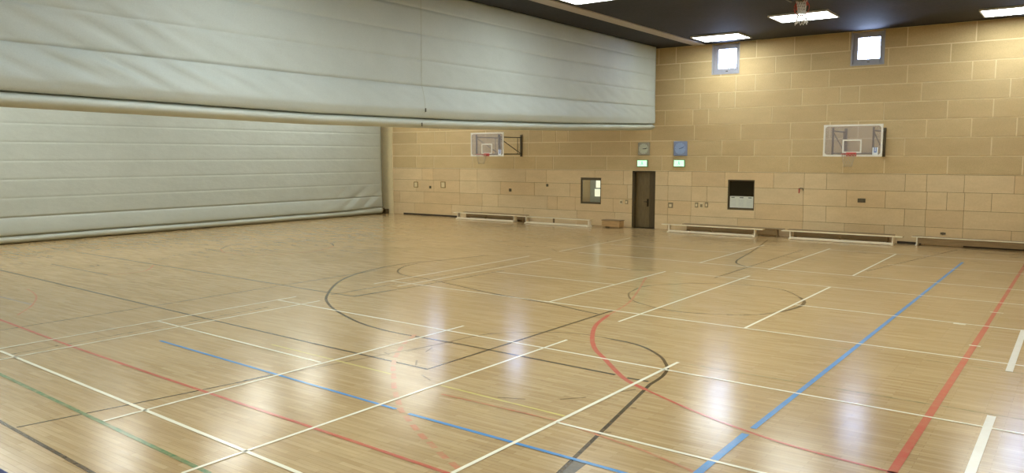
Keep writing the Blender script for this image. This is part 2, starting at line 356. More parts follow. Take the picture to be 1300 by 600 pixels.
# ------------------------------------------------------------ floor with its court markings
def catmull(p,n=8):
    if len(p)<3: return p
    q=[(2*p[0][0]-p[1][0],2*p[0][1]-p[1][1])]+list(p)+[(2*p[-1][0]-p[-2][0],2*p[-1][1]-p[-2][1])]
    out=[]
    for i in range(1,len(q)-2):
        a,b,c,d=[Vector(x) for x in q[i-1:i+3]]
        for k in range(n):
            t=k/n; out.append(tuple(.5*((2*b)+(c-a)*t+(2*a-5*b+4*c-d)*t*t+(3*b-a-3*c+d)*t**3)))
    out.append(tuple(q[-2])); return out
fl=MB(); fl.face([(XL,YF,0),(XR,YF,0),(XR,W+.3,0),(XL,W+.3,0)],'floor')
order=['grey','blackw','black','yellow','greenw','green','redw','red','bluew','blue','whitew','white','whiteg']
for mat,w,k,pts in LINES:
    z=.0008+.0004*order.index(mat)
    if k=='c': pts=catmull(pts)
    pts=[Vector(p) for p in pts]; n=len(pts); Lf=[];Rt=[]
    for i,p in enumerate(pts):
        a=pts[max(0,i-1)]; b=pts[min(n-1,i+1)]; t=(b-a).normalized(); nr=Vector((-t.y,t.x))
        s=1.
        if 0<i<n-1:
            t1=(pts[i]-a).normalized(); s=1/max(.5,abs(nr.dot(Vector((-t1.y,t1.x)))))
        Lf.append(p+nr*w/2*s); Rt.append(p-nr*w/2*s)
    for i in range(n-1):
        fl.face([(Rt[i].x,Rt[i].y,z),(Rt[i+1].x,Rt[i+1].y,z),(Lf[i+1].x,Lf[i+1].y,z),(Lf[i].x,Lf[i].y,z)],'p_'+mat)
fl.mats=list(fl.mats)
struct(fl.build('floor'))

# ------------------------------------------------------------ back wall with openings
WINX=[-26.85,-21.7,-16.65,-11.63,-6.53,-1.4]
HOLES=[(x-.5,x+.5,6.19,7.27) for x in WINX]
DOOR=(-15.55,-14.49,0,2.385); OFF=(-18.07,-17.05,.93,2.07); HAT=(-11.4,-10.35,.93,2.09)
HOLES+= [DOOR,OFF,HAT]
def cut(rects,h):
    out=[]
    for a,b,c,d in rects:
        e,f,g,k=h
        if f<=a or e>=b or k<=c or g>=d: out.append((a,b,c,d)); continue
        if e>a: out.append((a,e,c,d))
        if f<b: out.append((f,b,c,d))
        x0,x1=max(a,e),min(b,f)
        if g>c: out.append((x0,x1,c,g))
        if k<d: out.append((x0,x1,k,d))
    return out
wl=MB(); TONE={}
def wface(pts,mat,tone): TONE[wl.face(pts,mat)]=tone
def toned(mb,tone_of,name):
    lay=mb.bm.loops.layers.float_color.new('tone')
    for f in mb.bm.faces:
        t=tone_of.get(f,(1,1,1))
        for l in f.loops: l[lay]=(*t,1)
    return mb.build(name,recalc=False)
def panels(rows,joints,gap,mat,depth,tones,holes,rnd,yf=W):
    for r,(z0,z1) in enumerate(rows):
        js=sorted(joints.get(r,[]))
        # joints hidden from the photograph: carry the bond on with the same range of lengths
        if js:
            while js[0]>XL+2.2: js.insert(0,js[0]-rnd.choice([.75,1.2,1.7,2.1,2.5]))
            while js[-1]<XR-2.2: js.append(js[-1]+rnd.choice([.75,1.2,1.7,2.1,2.5]))
            i=0
            while i<len(js)-1:
                if js[i+1]-js[i]>2.9: js.insert(i+1,js[i]+rnd.choice([.95,1.4,1.9]))
                i+=1
        xs=[XL]+js+[XR]
        for x0,x1 in zip(xs,xs[1:]):
            tn=rnd.choice(tones); k=rnd.uniform(.955,1.02); tn=tuple(c*k for c in tn)
            rc=[(x0+gap/2,x1-gap/2,z0+gap/2,z1-gap/2)]
            for h in holes: rc=cut(rc,h)
            for a,b,c,d in rc:
                if b-a<.01 or d-c<.01: continue
                y=yf; e=depth
                wface([(a,y,c),(b,y,c),(b,y,d),(a,y,d)],mat,tn)
                wface([(a,y,c),(a,y+e,c),(b,y+e,c),(b,y,c)],mat,tn); wface([(a,y,d),(b,y,d),(b,y+e,d),(a,y+e,d)],mat,tn)
                wface([(a,y,c),(a,y,d),(a,y+e,d),(a,y+e,c)],mat,tn); wface([(b,y,c),(b,y+e,c),(b,y+e,d),(b,y,d)],mat,tn)
rnd=random.Random(3)
up_rows=[(2.39+.612*i,2.39+.612*(i+1)) for i in range(7)]+[(6.674,CZ)]
lo_rows=[(0,.61),(.61,1.2),(1.2,1.8),(1.8,2.385)]
panels(up_rows,UPJ,.036,'panel_up',.012,[(1,1,1),(1,.985,.96),(.96,.95,.94),(1.02,1.01,1.0)],HOLES,rnd)
panels(lo_rows,LOJ,.011,'panel_lo',.020,[(1,1,1),(1.01,1.0,.98),(1,.955,.90),(.97,.93,.88),(1.03,1.02,1.0)],HOLES,rnd,W-.008)
yb=W+.012
for zone,(z0,z1) in (('joint_lo',(0,2.39)),('joint_up',(2.39,CZ+.05))):
    rc=[(XL,XR,z0,z1)]
    for h in HOLES: rc=cut(rc,h)
    for a,b,c,d in rc: wface([(a,yb,c),(b,yb,c),(b,yb,d),(a,yb,d)],zone,(1,1,1))
def reveal(h,depth,mat,sill=True):
    a,b,c,d=h; y0,y1=W,W+depth
    wface([(a,y0,c),(a,y0,d),(a,y1,d),(a,y1,c)],mat,(1,1,1)); wface([(b,y0,c),(b,y1,c),(b,y1,d),(b,y0,d)],mat,(1,1,1))
    wface([(a,y0,d),(b,y0,d),(b,y1,d),(a,y1,d)],mat,(1,1,1)); wface([(a,y0,c),(a,y1,c),(b,y1,c),(b,y0,c)],mat,(1,1,1))
for h in HOLES[:len(WINX)]: reveal(h,.30,'reveal')
reveal(DOOR,.30,'frame_dark'); wface([(DOOR[0],W+.30,0),(DOOR[1],W+.30,0),(DOOR[1],W+.30,DOOR[3]),(DOOR[0],W+.30,DOOR[3])],'frame_dark',(1,1,1)); reveal(OFF,.12,'frame_dark'); reveal(HAT,.12,'frame_dark')  # unseen closing face behind the door, added to stop light leaking under the leaf
struct(toned(wl,TONE,'wall_back'))

# plain side walls (same boarding), outside the photograph
def side_wall(name,fn,u0,u1):
    global wl,TONE
    mb=MB(); tn={}; r=random.Random(11)
    z=0.
    while z<CZ-.01:
        z1=min(CZ,z+.612); u=u0
        while u<u1-.01:
            v=min(u1,u+r.choice([1.2,1.7,2.1,2.5])); k=r.uniform(.94,1.02)
            f=mb.face([fn(u,z),fn(v,z),fn(v,z1),fn(u,z1)],'side_wall'); tn[f]=(k,k,k); u=v
        z=z1
    return struct(toned(mb,tn,name))
side_wall('wall_right',lambda u,z:(XR,u,z),YF,W+.05)
side_wall('wall_left',lambda u,z:(XL,u,z),YF,W+.05)
side_wall('wall_front',lambda u,z:(u,YF,z),XL,XR)
ce=MB(); ce.face([(XL,YF,CZ),(XL,W+.05,CZ),(XR,W+.05,CZ),(XR,YF,CZ)],'ceiling'); struct(ce.build('ceiling',recalc=False))
tr=MB(); tr.box(-12.88,-12.42,YF,W,CZ-.035,CZ,'track'); struct(tr.build('trim_1'))
for i,(a,b,h) in enumerate([(-28.8,-25.1,.075),(-5.3,-4.55,.08),(-3.3,XR,.075)]):
    t=MB(); t.box(a,b,W-.02,W+.005,0,h,'shadowgap',.004); struct(t.build('baseboard_back' if i==0 else 'baseboard_back.%03d'%i))
pr=MB(); pr.box(-30.52,-29.52,W-.04,W+.005,0,CZ,'pale_strip',.01); struct(pr.build('trim_2'))  # shallow raised strip, paler than the wall panels beside it

# windows
for i,x in enumerate(WINX):
    fr=MB(); y0,y1=W+.16,W+.24; a,b,c,d=x-.5,x+.5,6.19,7.27
    fr.box(a,a+.14,y0,y1,c,d,'win_frame',.008); fr.box(b-.14,b,y0,y1,c,d,'win_frame',.008)
    fr.box(a+.14,b-.14,y0,y1,c,c+.18,'win_frame',.008); fr.box(a+.14,b-.14,y0,y1,d-.16,d,'win_frame',.008)
    fr.box(x-.04,x+.04,y0-.02,y0,c+.06,c+.09,'frame_dark')
    wr=struct(fr.build('window_%d'%(i+1)))
    pn=MB(); pn.box(a+.13,b-.13,y0+.035,y0+.045,c+.17,d-.15,'pane'); p=sub(pn,'window_pane',wr)
    tm=MB()
    for (q0,q1,s0,s1) in ((a-.05,a,c-.05,d+.03),(b,b+.05,c-.05,d+.03),(a,b,c-.05,c)): tm.box(q0,q1,W-.015,W+.02,s0,s1,'win_frame',.004)
    sub(tm,'window_trim',wr)

# door
a,b,c,d=DOOR
dr=MB(); dr.box(a,a+.07,W+.03,W+.28,0,d,'frame_dark',.005); dr.box(b-.05,b,W+.03,W+.28,0,d,'frame_dark',.005); dr.box(a,b,W+.03,W+.28,d-.06,d,'frame_dark',.005)
door=struct(dr.build('door_1'))
lf=MB(); lf.box(a+.07,-14.86,W+.22,W+.265,.01,d-.06,'door_wood',.004); lv=sub(lf,'door_leaf',door)
nl=MB(); nl.box(-14.85,b-.05,W+.20,W+.26,.01,d-.06,'door_dark',.004); sub(nl,'side_leaf',door)
hd=MB(); hd.box(-14.97,-14.89,W+.205,W+.222,.9,1.22,'handle',.004); hd.tube([(-14.93,W+.21,1.1),(-14.93,W+.15,1.1),(-15.08,W+.15,1.1)],.014,'handle'); sub(hd,'door_handle',lv)

# office window with the room behind it
a,b,c,d=OFF
ow=MB(); 
for q in ((a,a+.05,c,d),(b-.05,b,c,d),(a+.05,b-.05,c,c+.08),(a+.05,b-.05,d-.11,d)): ow.box(q[0],q[1],W+.01,W+.08,q[2],q[3],'frame_dark',.006)
ow_=struct(ow.build('window_7'))
pn=MB(); pn.box(a+.04,b-.04,W+.04,W+.05,c+.07,d-.10,'pane_office'); sub(pn,'window_pane',ow_)
om=MB(); ox0,ox1,oy0,oy1=-18.75,-16.4,W+.12,31.75
om.face([(ox0,oy0,0),(ox0,oy1,0),(ox0,oy1,2.7),(ox0,oy0,2.7)],'office_brown'); om.face([(ox1,oy0,0),(ox1,oy1,0),(ox1,oy1,2.7),(ox1,oy0,2.7)],'office_grey')
om.face([(ox0,oy1,0),(ox1,oy1,0),(ox1,oy1,2.7),(ox0,oy1,2.7)],'office_grey'); om.face([(ox0,oy0,2.7),(ox1,oy0,2.7),(ox1,oy1,2.7),(ox0,oy1,2.7)],'office_grey'); om.face([(ox0,oy0,0),(ox1,oy0,0),(ox1,oy1,0),(ox0,oy1,0)],'office_brown')
for q in ((ox0,a,0,2.7),(b,ox1,0,2.7),(a,b,0,c),(a,b,d,2.7)): om.face([(q[0],oy0,q[2]),(q[1],oy0,q[2]),(q[1],oy0,q[3]),(q[0],oy0,q[3])],'office_brown')
struct(om.build('wall_office',recalc=False))
wo=MB()
for (x0,x1,z0,z1) in OFFICE_PANES: wo.box(x0,x1,oy1-.02,oy1-.004,z0,z1,'office_window',.003)
struct(wo.build('window_8'))
ol=MB(); ol.box(-17.9,-17.2,30.5,31.1,2.64,2.70,'light'); struct(ol.build('office_fill_light'))  # added glowing panel, unseen, brightens the room behind the office window
# equipment-room hatch: dark glass in a dark frame
a,b,c,d=HAT
hw=MB()
for q in ((a,a+.05,c,d),(b-.04,b,c,d),(a+.05,b-.04,c,c+.075),(a+.05,b-.04,d-.05,d)): hw.box(q[0],q[1],W+.01,W+.08,q[2],q[3],'frame_dark',.006)
hw_=struct(hw.build('window_9'))
pn=MB(); pn.box(a+.04,b-.03,W+.05,W+.07,c+.065,d-.04,'dkpane'); sub(pn,'window_pane',hw_)
pp=MB(); pp.box(-11.325,-10.395,W+.040,W+.046,1.012,1.455,'paper')
pp_o=tag(pp.build('paper_notice'),'wide white paper notice behind the dark window right of the door, filling its lower half','notice')
pk=MB()
for x,w in ((-11.2,.13),(-10.86,.15),(-10.53,.13)): pk.box(x-w/2,x+w/2,W+.036,W+.041,1.385,1.425,'ink')
for r in range(7):
    for x,w in ((-11.15,.22),(-10.86,.24),(-10.56,.2)): pk.box(x-w/2,x+w/2*random.uniform(.5,1),W+.0375,W+.0405,1.08+r*.04,1.088+r*.04,'ink_pale')
o=sub(pk,'printed_lines',pp_o)

# ------------------------------------------------------------ divider curtains
def smooth(t): t=max(0,min(1,t)); return t*t*(3-2*t)
def dense(prof,step):
    out=[]
    for (a,b),(c,d) in zip(prof,prof[1:]):
        n=max(1,int(math.hypot(c-a,d-b)/step))
        out+=[(a+(c-a)*k/n,b+(d-b)*k/n) for k in range(n)]
    return out+[prof[-1]]
def sweep(name,prof,ys,fn,mat,parent,caps=True,closed=True):
    mb=MB(); mi=mb.mi(mat); rings=[]
    for y in ys: rings.append([mb.bm.verts.new(fn(u,z,y)) for u,z in prof])
    n=len(prof)
    for A,B in zip(rings,rings[1:]):
        for k in range(n if closed else n-1):
            f=mb.bm.faces.new((A[k],A[(k+1)%n],B[(k+1)%n],B[k])); f.material_index=mi; f.smooth=True
    if caps: mb.bm.faces.new(rings[0]); mb.bm.faces.new(rings[-1])
    return mb.build(name,parent)
def seamed(z_top,z_bot,u,seams,depth=.03,half=.022,bulge=.02):
    """outer line of a stitched sheet from top to bottom: each strip bulges a little, each seam is pulled in"""
    pts=[]; zs=[z_top]+sorted([s for s in seams if z_bot<s<z_top],reverse=True)+[z_bot]
    for i,(a,b) in enumerate(zip(zs,zs[1:])):
        n=9
        for k in range(n+1):
            t=k/n; z=a-half*(i>0)+(b+half*(i<len(zs)-2)-a+half*(i>0))*t
            pts.append((u+bulge*math.sin(math.pi*t)*(.6+.4*t),z))
        if i<len(zs)-2: pts.append((u-depth,b))
    return pts
cur=thing('divider_curtain','cream divider curtain raised off the floor and folded up under the dark ceiling','curtain',(XC,13.5,3.8))
def sag(y):
    P=[(-3,.12),(5.5,.03),(12,-.055),(17.6,-.02),(23,.08),(29.3,.26)]
    for (a,b),(c,d) in zip(P,P[1:]):
        if y<=c: 
            return b+(d-b)*smooth((y-a)/(c-a)) if False else b+(d-b)*(y-a)/(c-a)
    return P[-1][1]
def wgt(z): return 1 if z<4.35 else max(0,1-(z-4.35)/.5*.55) if z<4.85 else max(0,.45*(1-(z-4.85)/1.4))
outer=seamed(CZ-.01,4.85,.28,[6.81,6.16,5.50],.012,.014,.004)
low=[(.262,4.848),(.292,4.825),(.33,4.70),(.362,4.55),(.388,4.40),(.402,4.28),(.40,4.235),(.386,4.20),(.365,4.15),(.335,4.09),(.305,4.05),(.27,4.036),(.14,4.034)]
half_prof=outer+low
prof=half_prof+[(-u,z) for u,z in reversed(half_prof)]
def fcur(u,z,y):
    zz=z+sag(y)*wgt(z); k=1 if u>0 else -1
    if abs(u)>.28: u=k*(.28+(abs(u)-.28)*(1-.85*smooth((y-22)/7)))
    r=0
    if z<6.8:
        # soft diagonal drag folds in the slack cloth
        amp=math.exp(-((y-7.3)/2.6)**2)*.036+math.exp(-((y-25)/2.0)**2)*.006+.003
        d=(y*1.0+(z-4.85)*2.4)
        band=max(0,1-abs(z-4.6)/.45)*1.0+max(0,1-abs(z-5.3)/.6)*.6
        r=amp*band*(math.sin(d*6.1+.8*math.sin(y*2.3))+.5*math.sin(d*11.3+1))
    return (XC+u+k*r,y,zz)
ys=[YF+.05+i*(29.3-YF-.05)/260 for i in range(261)]
sweep('curtain_fabric',dense(prof,.05),ys,fcur,'curtain',cur)
roll=[(.11+.20*math.cos(t)*(1 if True else 1),3.90+.13*math.sin(t)) for t in [2*math.pi*k/28 for k in range(28)]]
roll=[(.0+(.27)*math.cos(t),3.915+.135*math.sin(t)) for t in [2*math.pi*k/32 for k in range(32)]]
sweep('bottom_roll',roll,ys,lambda u,z,y:(XC+u+.012*math.sin(y*1.1),y,z+sag(y)),'curtain_hem',cur)
stp=MB(); yv=15.55
pts=[p for p in half_prof if p[1]>4.1]
for (u0,z0),(u1,z1) in zip(pts,pts[1:]):
    p0=Vector(fcur(u0,z0,yv)); p1=Vector(fcur(u1,z1,yv)); o=Vector((.004,0,0))
    stp.face([p0+o-Vector((0,.012,0)),p0+o+Vector((0,.012,0)),p1+o+Vector((0,.012,0)),p1+o-Vector((0,.012,0))],'strap')
st=stp.build('lifting_strap',cur)
for z in (4.23,3.86):
    bk=MB(); u=.40 if z>4 else .26; zz=z+sag(yv); bk.box(XC+u+.005,XC+u+.03,yv-.012,yv+.012,zz-.05,zz+.05,'buckle',.003); sub(bk,'strap_buckle',st)

far=thing('divider_curtain','pale divider curtain hanging down to the floor at the far left of the hall','curtain',(XF,13.4,0))
FS=[.92,1.57,2.2,2.84,3.48,4.12,4.76,5.4,6.04,6.68]
fo=seamed(CZ-.01,.92,.20,FS,.005,.010,.002)
fo+=[(.175,.918),(.21,.89),(.235,.75),(.25,.6),(.262,.45),(.262,.36),(.25,.315),(.215,.30)]
fp=fo+[(-u,z) for u,z in reversed(fo)]
def ffar(u,z,y):
    k=1 if u>0 else -1; r=0
    if z<2.0:
        amp=math.exp(-((y-27.6)/1.7)**2)*.035+.004; d=y-(z-.3)*1.5
        r=amp*max(0,1-abs(z-.7)/1.2)*(math.sin(d*5.2)+.5*math.sin(d*9.7+.6))
    lift=.10*smooth((y-26)/3)*max(0,1-z/1.2)
    return (XF+u+k*r,y,z+lift)
ysf=[YF+.05+i*(29.15-YF-.05)/220 for i in range(221)]
sweep('curtain_fabric',dense(fp,.06),ysf,ffar,'curtain_far',far)
fr_=[(.24*math.cos(t),.165+.155*math.sin(t)) for t in [2*math.pi*k/32 for k in range(32)]]
sweep('bottom_roll',fr_,ysf,lambda u,z,y:(XF+u+.012*math.sin(y*.9),y,max(.004,z)+.08*smooth((y-26)/3)*(1 if z>.165 else .2)),'curtain_hem',far)
# ------------------------------------------------------------ ceiling lights
def ceiling_light(cx,cy,label,mat='light',group=None):
    t=thing('ceiling_light',label,'ceiling light',(cx,cy,CZ),group)
    w,l=.9,.68
    f=MB(); h=.055
    for q in ((cx-w,cx-w+.05,cy-l,cy+l),(cx+w-.05,cx+w,cy-l,cy+l),(cx-w+.05,cx+w-.05,cy-l,cy-l+.05),(cx-w+.05,cx+w-.05,cy+l-.05,cy+l)): f.box(q[0],q[1],q[2],q[3],CZ-h,CZ,'lamp_frame',.004)
    f.build('light_frame',t)
    d=MB(); d.box(cx-w+.05,cx+w-.05,cy-l+.05,cy+l-.05,CZ-.045,CZ-.02,mat); d.build('diffuser',t)
G1='ceiling light panels over the near court'; G2='ceiling light panels over the middle court'
ceiling_light(-11.2,28.2,'bright ceiling light panel close to the back wall, above the left high window','light',G1)
ceiling_light(-7.5,25.55,'bright ceiling light panel with the hanging basketball net in front of it','light',G1)
ceiling_light(-2.1,28.25,'bright ceiling light panel in the top right corner of the photo','light',G1)
ceiling_light(-11.25,19.0,'bright ceiling light panel cut off by the top edge, nearest the raised curtain','light',G1)
for x,y in ((-11.2,9.6),(-11.2,1.5),(-7.5,16.4),(-7.5,7.2),(-2.1,18.9),(-2.1,9.6),(-4.8,21.3),(-4.8,14.0),(-4.8,5.5),(-8.6,11.8),(-8.6,2.8),(-1.9,2.5),(-2.1,14.2)):  # unseen lamps: some continue the visible grid, the others added to lift the brightness
    ceiling_light(x,y,'unseen ceiling light panel over the near court, one of a set partly added for brightness, above the top edge of the photo','light',G1)
for x,y in ((-26.7,19.2),(-28.2,9.6),(-23.3,24.8),(-23.0,15.3),(-23.0,6.0),(-18.2,19.0),(-18.2,10.0),(-26.5,3.5),(-20.6,21.9),(-20.6,12.4),(-26.7,26.6),(-26.5,13.3),(-28.2,23.0),(-24.6,9.4)):  # unseen lamps: some placed from floor reflections, the rest added to brighten this court
    ceiling_light(x,y,'unseen ceiling light panel over the middle court, one of a set partly added for brightness, hidden behind the raised curtain','light2',G2)

# ------------------------------------------------------------ basketball goals
def ring_plate(mb,x0,x1,z0,z1,t,y0,y1,mat,rad=0.):
    """rectangular band; inner corners may be rounded"""
    O=[(x0,z0),(x1,z0),(x1,z1),(x0,z1)]
    a,b,c,d=x0+t,x1-t,z0+t,z1-t; n=6 if rad else 1
    inner=[]; outer=[]
    for (cx,cz,s),(ox,oz) in zip(((a+rad,c+rad,math.pi),(b-rad,c+rad,1.5*math.pi),(b-rad,d-rad,0),(a+rad,d-rad,.5*math.pi)),O):
        for k in range(n):
            th=s+(math.pi/2)*(k/(n-1) if n>1 else .5)
            inner.append((cx+rad*math.cos(th),cz+rad*math.sin(th)) if rad else (cx,cz)); outer.append((ox,oz))
    m=len(inner); mi=mb.mi(mat)
    V=lambda L,y:[mb.bm.verts.new((x,y,z)) for x,z in L]
    i0,i1=V(inner,y0),V(inner,y1); o0,o1=V(outer,y0),V(outer,y1)
    for k in range(m):
        j=(k+1)%m
        for q in ((o0[k],o0[j],i0[j],i0[k]),(o1[k],i1[k],i1[j],o1[j]),(i0[k],i0[j],i1[j],i1[k]),(o0[k],o1[k],o1[j],o0[j])):
            mb.bm.faces.new(q).material_index=mi
    bmesh.ops.remove_doubles(mb.bm,verts=o0+o1,dist=1e-5)
def net_mesh(mb,ring_fn,levels,nst,mat,r):
    """diamond net: ring_fn(level, angle)->point"""
    for s in range(nst):
        for sgn in (1,-1):
            pts=[ring_fn(l/levels,2*math.pi*(s+sgn*.5*l)/nst) for l in range(levels+1)]
            mb.tube(pts,r,mat,5)
def goal(cx,label,sticker=True):
    yb=W-1.77; t=thing('basketball_goal',label,'basketball hoop',(cx,W,3.0),'wall mounted basketball goals')
    x0,x1,z0,z1=cx-.93,cx+.93,2.985,4.045
    g=MB(); g.box(x0+.01,x1-.01,yb-.006,yb+.006,z0+.01,z1-.01,'board_glass'); bd=g.build('backboard',t)
    f=MB(); ring_plate(f,x0,x1,z0,z1,.055,yb-.014,yb+.014,'white',.09); f.build('board_border',t)
    q=MB(); ring_plate(q,cx-.31,cx+.29,3.10,3.55,.045,yb-.012,yb-.0065,'white'); q.build('target_square',t)
    # hoop
    rc=(cx-.02,yb-.40,3.07)
    h=MB(); h.tube([(rc[0]+.225*math.cos(a),rc[1]+.225*math.sin(a),rc[2]) for a in [2*math.pi*k/36 for k in range(36)]],.012,'rim',8,True)
    h.box(rc[0]-.16,rc[0]+.16,yb-.02,yb-.008,2.99,3.12,'rim',.004); h.box(rc[0]-.06,rc[0]+.06,rc[1]+.215,yb-.015,3.045,3.075,'rim',.004)
    h.tube([(rc[0]-.13,rc[1]+.19,3.06),(rc[0]-.13,yb-.015,3.02)],.008,'rim'); h.tube([(rc[0]+.13,rc[1]+.19,3.06),(rc[0]+.13,yb-.015,3.02)],.008,'rim')
    rm=h.build('rim',t)
    n=MB(); net_mesh(n,lambda v,a:(rc[0]+(.22-.10*v)*math.cos(a),rc[1]+(.22-.10*v)*math.sin(a),rc[2]-.42*v),6,12,'net_old',.0040); sub(n,'net',rm)
    for s in (-1,1):
        px=cx+s*.635
        p=MB(); p.box(px-.045,px+.045,W-.07,W-.003,2.98,3.97,'steel',.006); p.build('wall_post',t)
        a=MB(); yf=yb+.04
        a.tube([(px,W-.06,3.84),(px,yf,3.84)],.022,'steel'); a.tube([(px,W-.06,3.09),(px,yf,3.09)],.022,'steel')
        a.tube([(px,yf+.03,3.80),(px,W-.09,3.12)],.018,'steel'); a.box(px-.03,px+.03,yb+.014,yb+.07,3.02,3.95,'steel',.004)
        a.tube([(px,W-.32,3.84),(px,W-.32,3.09)],.014,'steel')
        a.build('truss_arm',t)
    br=MB(); br.tube([(cx-.66,yb+.05,3.09),(cx+.66,yb+.05,3.09)],.02,'steel'); br.build('cross_bar',t)
    k=MB(); sx=x1-.30; k.box(sx,sx+.17,yb-.010,yb-.0065,z0+.05,z0+.30,'sticker'); k.box(sx+.045,sx+.075,yb-.012,yb-.0095,z0+.16,z0+.30,'sticker_blue'); k.box(sx+.10,sx+.13,yb-.012,yb-.0095,z0+.16,z0+.30,'sticker_blue'); k.box(sx+.045,sx+.13,yb-.012,yb-.0095,z0+.13,z0+.165,'sticker_blue')
    sub(k,'sticker',bd)
goal(-6.49,'glass backboard goal on the right half of the back wall, above the row of benches')
goal(-21.9,'glass backboard goal on the far wall, seen below the raised curtain')
# goal swung up under the ceiling, its net hanging in front of a lamp
t=thing('basketball_goal','ceiling goal folded up at the top edge, white net hanging before a ceiling light','basketball hoop',(-6.8,22.9,CZ))
hx,hy,hz=-6.80,22.95,7.22
b=MB(); b.box(hx-.9,hx+.9,hy-2.5,hy-1.35,CZ-.06,CZ-.03,'white',.006); b.build('backboard',t)
r=MB(); r.tube([(hx+.205*math.cos(a),hy,hz+.205*math.sin(a)-.12) for a in [2*math.pi*k/36 for k in range(36)]],.012,'rim',8,True)
r.box(hx-.05,hx+.05,hy-1.4,hy-.02,CZ-.075,CZ-.045,'steel',.004); r.box(hx-.16,hx-.12,hy-.03,hy+.01,7.05,CZ-.03,'rim',.004); r.box(hx+.12,hx+.16,hy-.03,hy+.01,7.15,CZ-.03,'rim',.004); rm=r.build('rim',t)
n=MB(); net_mesh(n,lambda v,a:(hx+(.16-.06*math.sin(v*math.pi))*math.cos(a)*(1.0+.12*v),hy+(.10-.03*v)*math.sin(a),7.30-.62*v+.05*v*math.sin(a*3)),8,14,'net',.0075); sub(n,'net',rm)
br=MB(); br.box(hx-.35,hx-.29,hy-2.3,hy+.1,CZ-.03,CZ,'steel',.004); br.box(hx+.29,hx+.35,hy-2.3,hy+.1,CZ-.03,CZ,'steel',.004); br.build('ceiling_bracket',t)

# ------------------------------------------------------------ benches along the back wall
def bench(x0,x1,yc,label,group,legs,wm,sm,apron=None,mid=True):
    t=thing('gym_bench',label,'bench',((x0+x1)/2,yc,0),group); h=.315
    s=MB(); s.box(x0,x1,yc-.125,yc+.125,h-.032,h,sm,.006); s.box(x0,x1,yc-.135,yc-.12,h-.032,h+.001,wm,.004); s.build('seat',t)
    for lx in legs:
        l=MB(); l.box(lx-.022,lx+.022,yc-.10,yc+.10,.05,h-.033,wm,.005); l.box(lx-.032,lx+.032,yc-.19,yc+.17,.0,.05,wm,.008); l.build('leg',t)
    if mid:
        xm=(x0+x1)/2; p=MB(); p.box(xm-.03,xm+.03,yc-.03,yc+.03,.085,h-.033,'brown_wood',.004); p.build('support_post',t)
    if apron: 
        a=MB(); a.box(legs[0]+.025,legs[-1]-.025,yc-.105,yc-.08,.085,h-.034,apron,.004); a.build('side_panel',t)
    else:
        r=MB(); r.box(legs[0]+.024,legs[-1]-.024,yc-.16,yc-.10,.012,.09,wm,.006); r.build('floor_rail',t)
GB='white gym benches along the back wall'; GK='brown gym benches against the back wall'
bench(-24.72,-20.98,29.12,'white railed bench at the far left of the back wall, under the wall mounted hoop',GB,(-24.5,-21.15),'white_wood','seat_wood')
bench(-20.88,-17.06,29.02,'white railed bench between the far left bench and the brown wooden box',GB,(-20.4,-17.15),'white_wood','seat_wood')
bench(-13.75,-9.68,29.02,'white railed bench right of the door, under the dark window with the paper notice',GB,(-13.45,-10.0),'white_wood','seat_wood')
bench(-9.02,-5.0,29.1,'white railed bench under the right hand basketball hoop',GB,(-8.72,-5.3),'white_wood','seat_wood')
bench(-24.5,-20.75,29.56,'brown bench against the wall behind the far left white bench',GK,(-24.3,-20.95),'brown_wood','brown_wood','brown_wood',False)
bench(-13.1,-9.1,29.54,'brown bench against the wall behind the white bench right of the door',GK,(-12.9,-9.35),'brown_wood','brown_wood','brown_wood',False)
bench(-8.95,-5.35,29.56,'brown bench against the wall behind the white bench under the right hoop',GK,(-8.7,-5.55),'brown_wood','brown_wood','brown_wood',False)
bench(-4.78,.6,29.45,'long brown bench running out of the right edge of the photo along the wall',GK,(-4.62,.4),'white_wood','brown_wood','brown_wood',False)
# wooden box and small dark block
t=thing('wooden_box','low brown wooden box on the floor between the white bench and the door','box',(-16.2,29.3,0))
b=MB(); b.box(-16.6,-15.76,29.1,29.5,.05,.30,'box_wood',.012); b.build('box_body',t)
l=MB(); l.box(-16.62,-15.74,29.08,29.52,.30,.33,'brown_wood',.008); l.build('lid',t)
for x in (-16.5,-15.86): 
    f=MB(); f.box(x-.07,x+.07,29.12,29.48,0,.05,'brown_wood',.005); f.build('foot',t)
t=thing('wooden_block','small dark brown block on the floor at the end of the far curtain','block',(-30.1,29.5,0))
b=MB(); b.box(-30.38,-30.08,29.42,29.7,0,.28,'door_dark',.012); b.build('block_body',t)
b=MB(); b.box(-30.07,-29.78,29.46,29.7,0,.24,'frame_dark',.012); b.build('block_end',t)
# navy mat in the near left corner
m=MB(); m.box(-10.6,-7.2,.9,3.0,0,.03,'mat',.01); tag(m.build('gym_mat'),'navy blue mat just entering the bottom left corner of the photo','mat')

# ------------------------------------------------------------ clocks and exit signs
def clock(cx,cz,s,label,case,face,hand,ha,ma):
    t=thing('wall_clock',label,'clock',(cx,W,cz),'square wall clocks beside the door')
    c=MB(); c.box(cx-s,cx+s,W-.07,W+.002,cz-s,cz+s,case,.03); c.build('clock_case',t)
    f=MB(); f.disc((cx,cz),s*.80,W-.085,W-.069,face,40)
    for k in range(12):
        a=k*math.pi/6; r0,r1=s*.66,s*.75
        f.tube([(cx+r0*math.sin(a),W-.0865,cz+r0*math.cos(a)),(cx+r1*math.sin(a),W-.0865,cz+r1*math.cos(a))],.006,hand,4)
    f.build('dial',t)
    for nm,a,ln,w in (('hour_hand',ha,.45,.014),('minute_hand',ma,.66,.010)):
        h=MB(); h.tube([(cx-.1*s*math.sin(a),W-.095,cz-.1*s*math.cos(a)),(cx+ln*s*math.sin(a),W-.095,cz+ln*s*math.cos(a))],w,hand,6); h.build(nm,t)
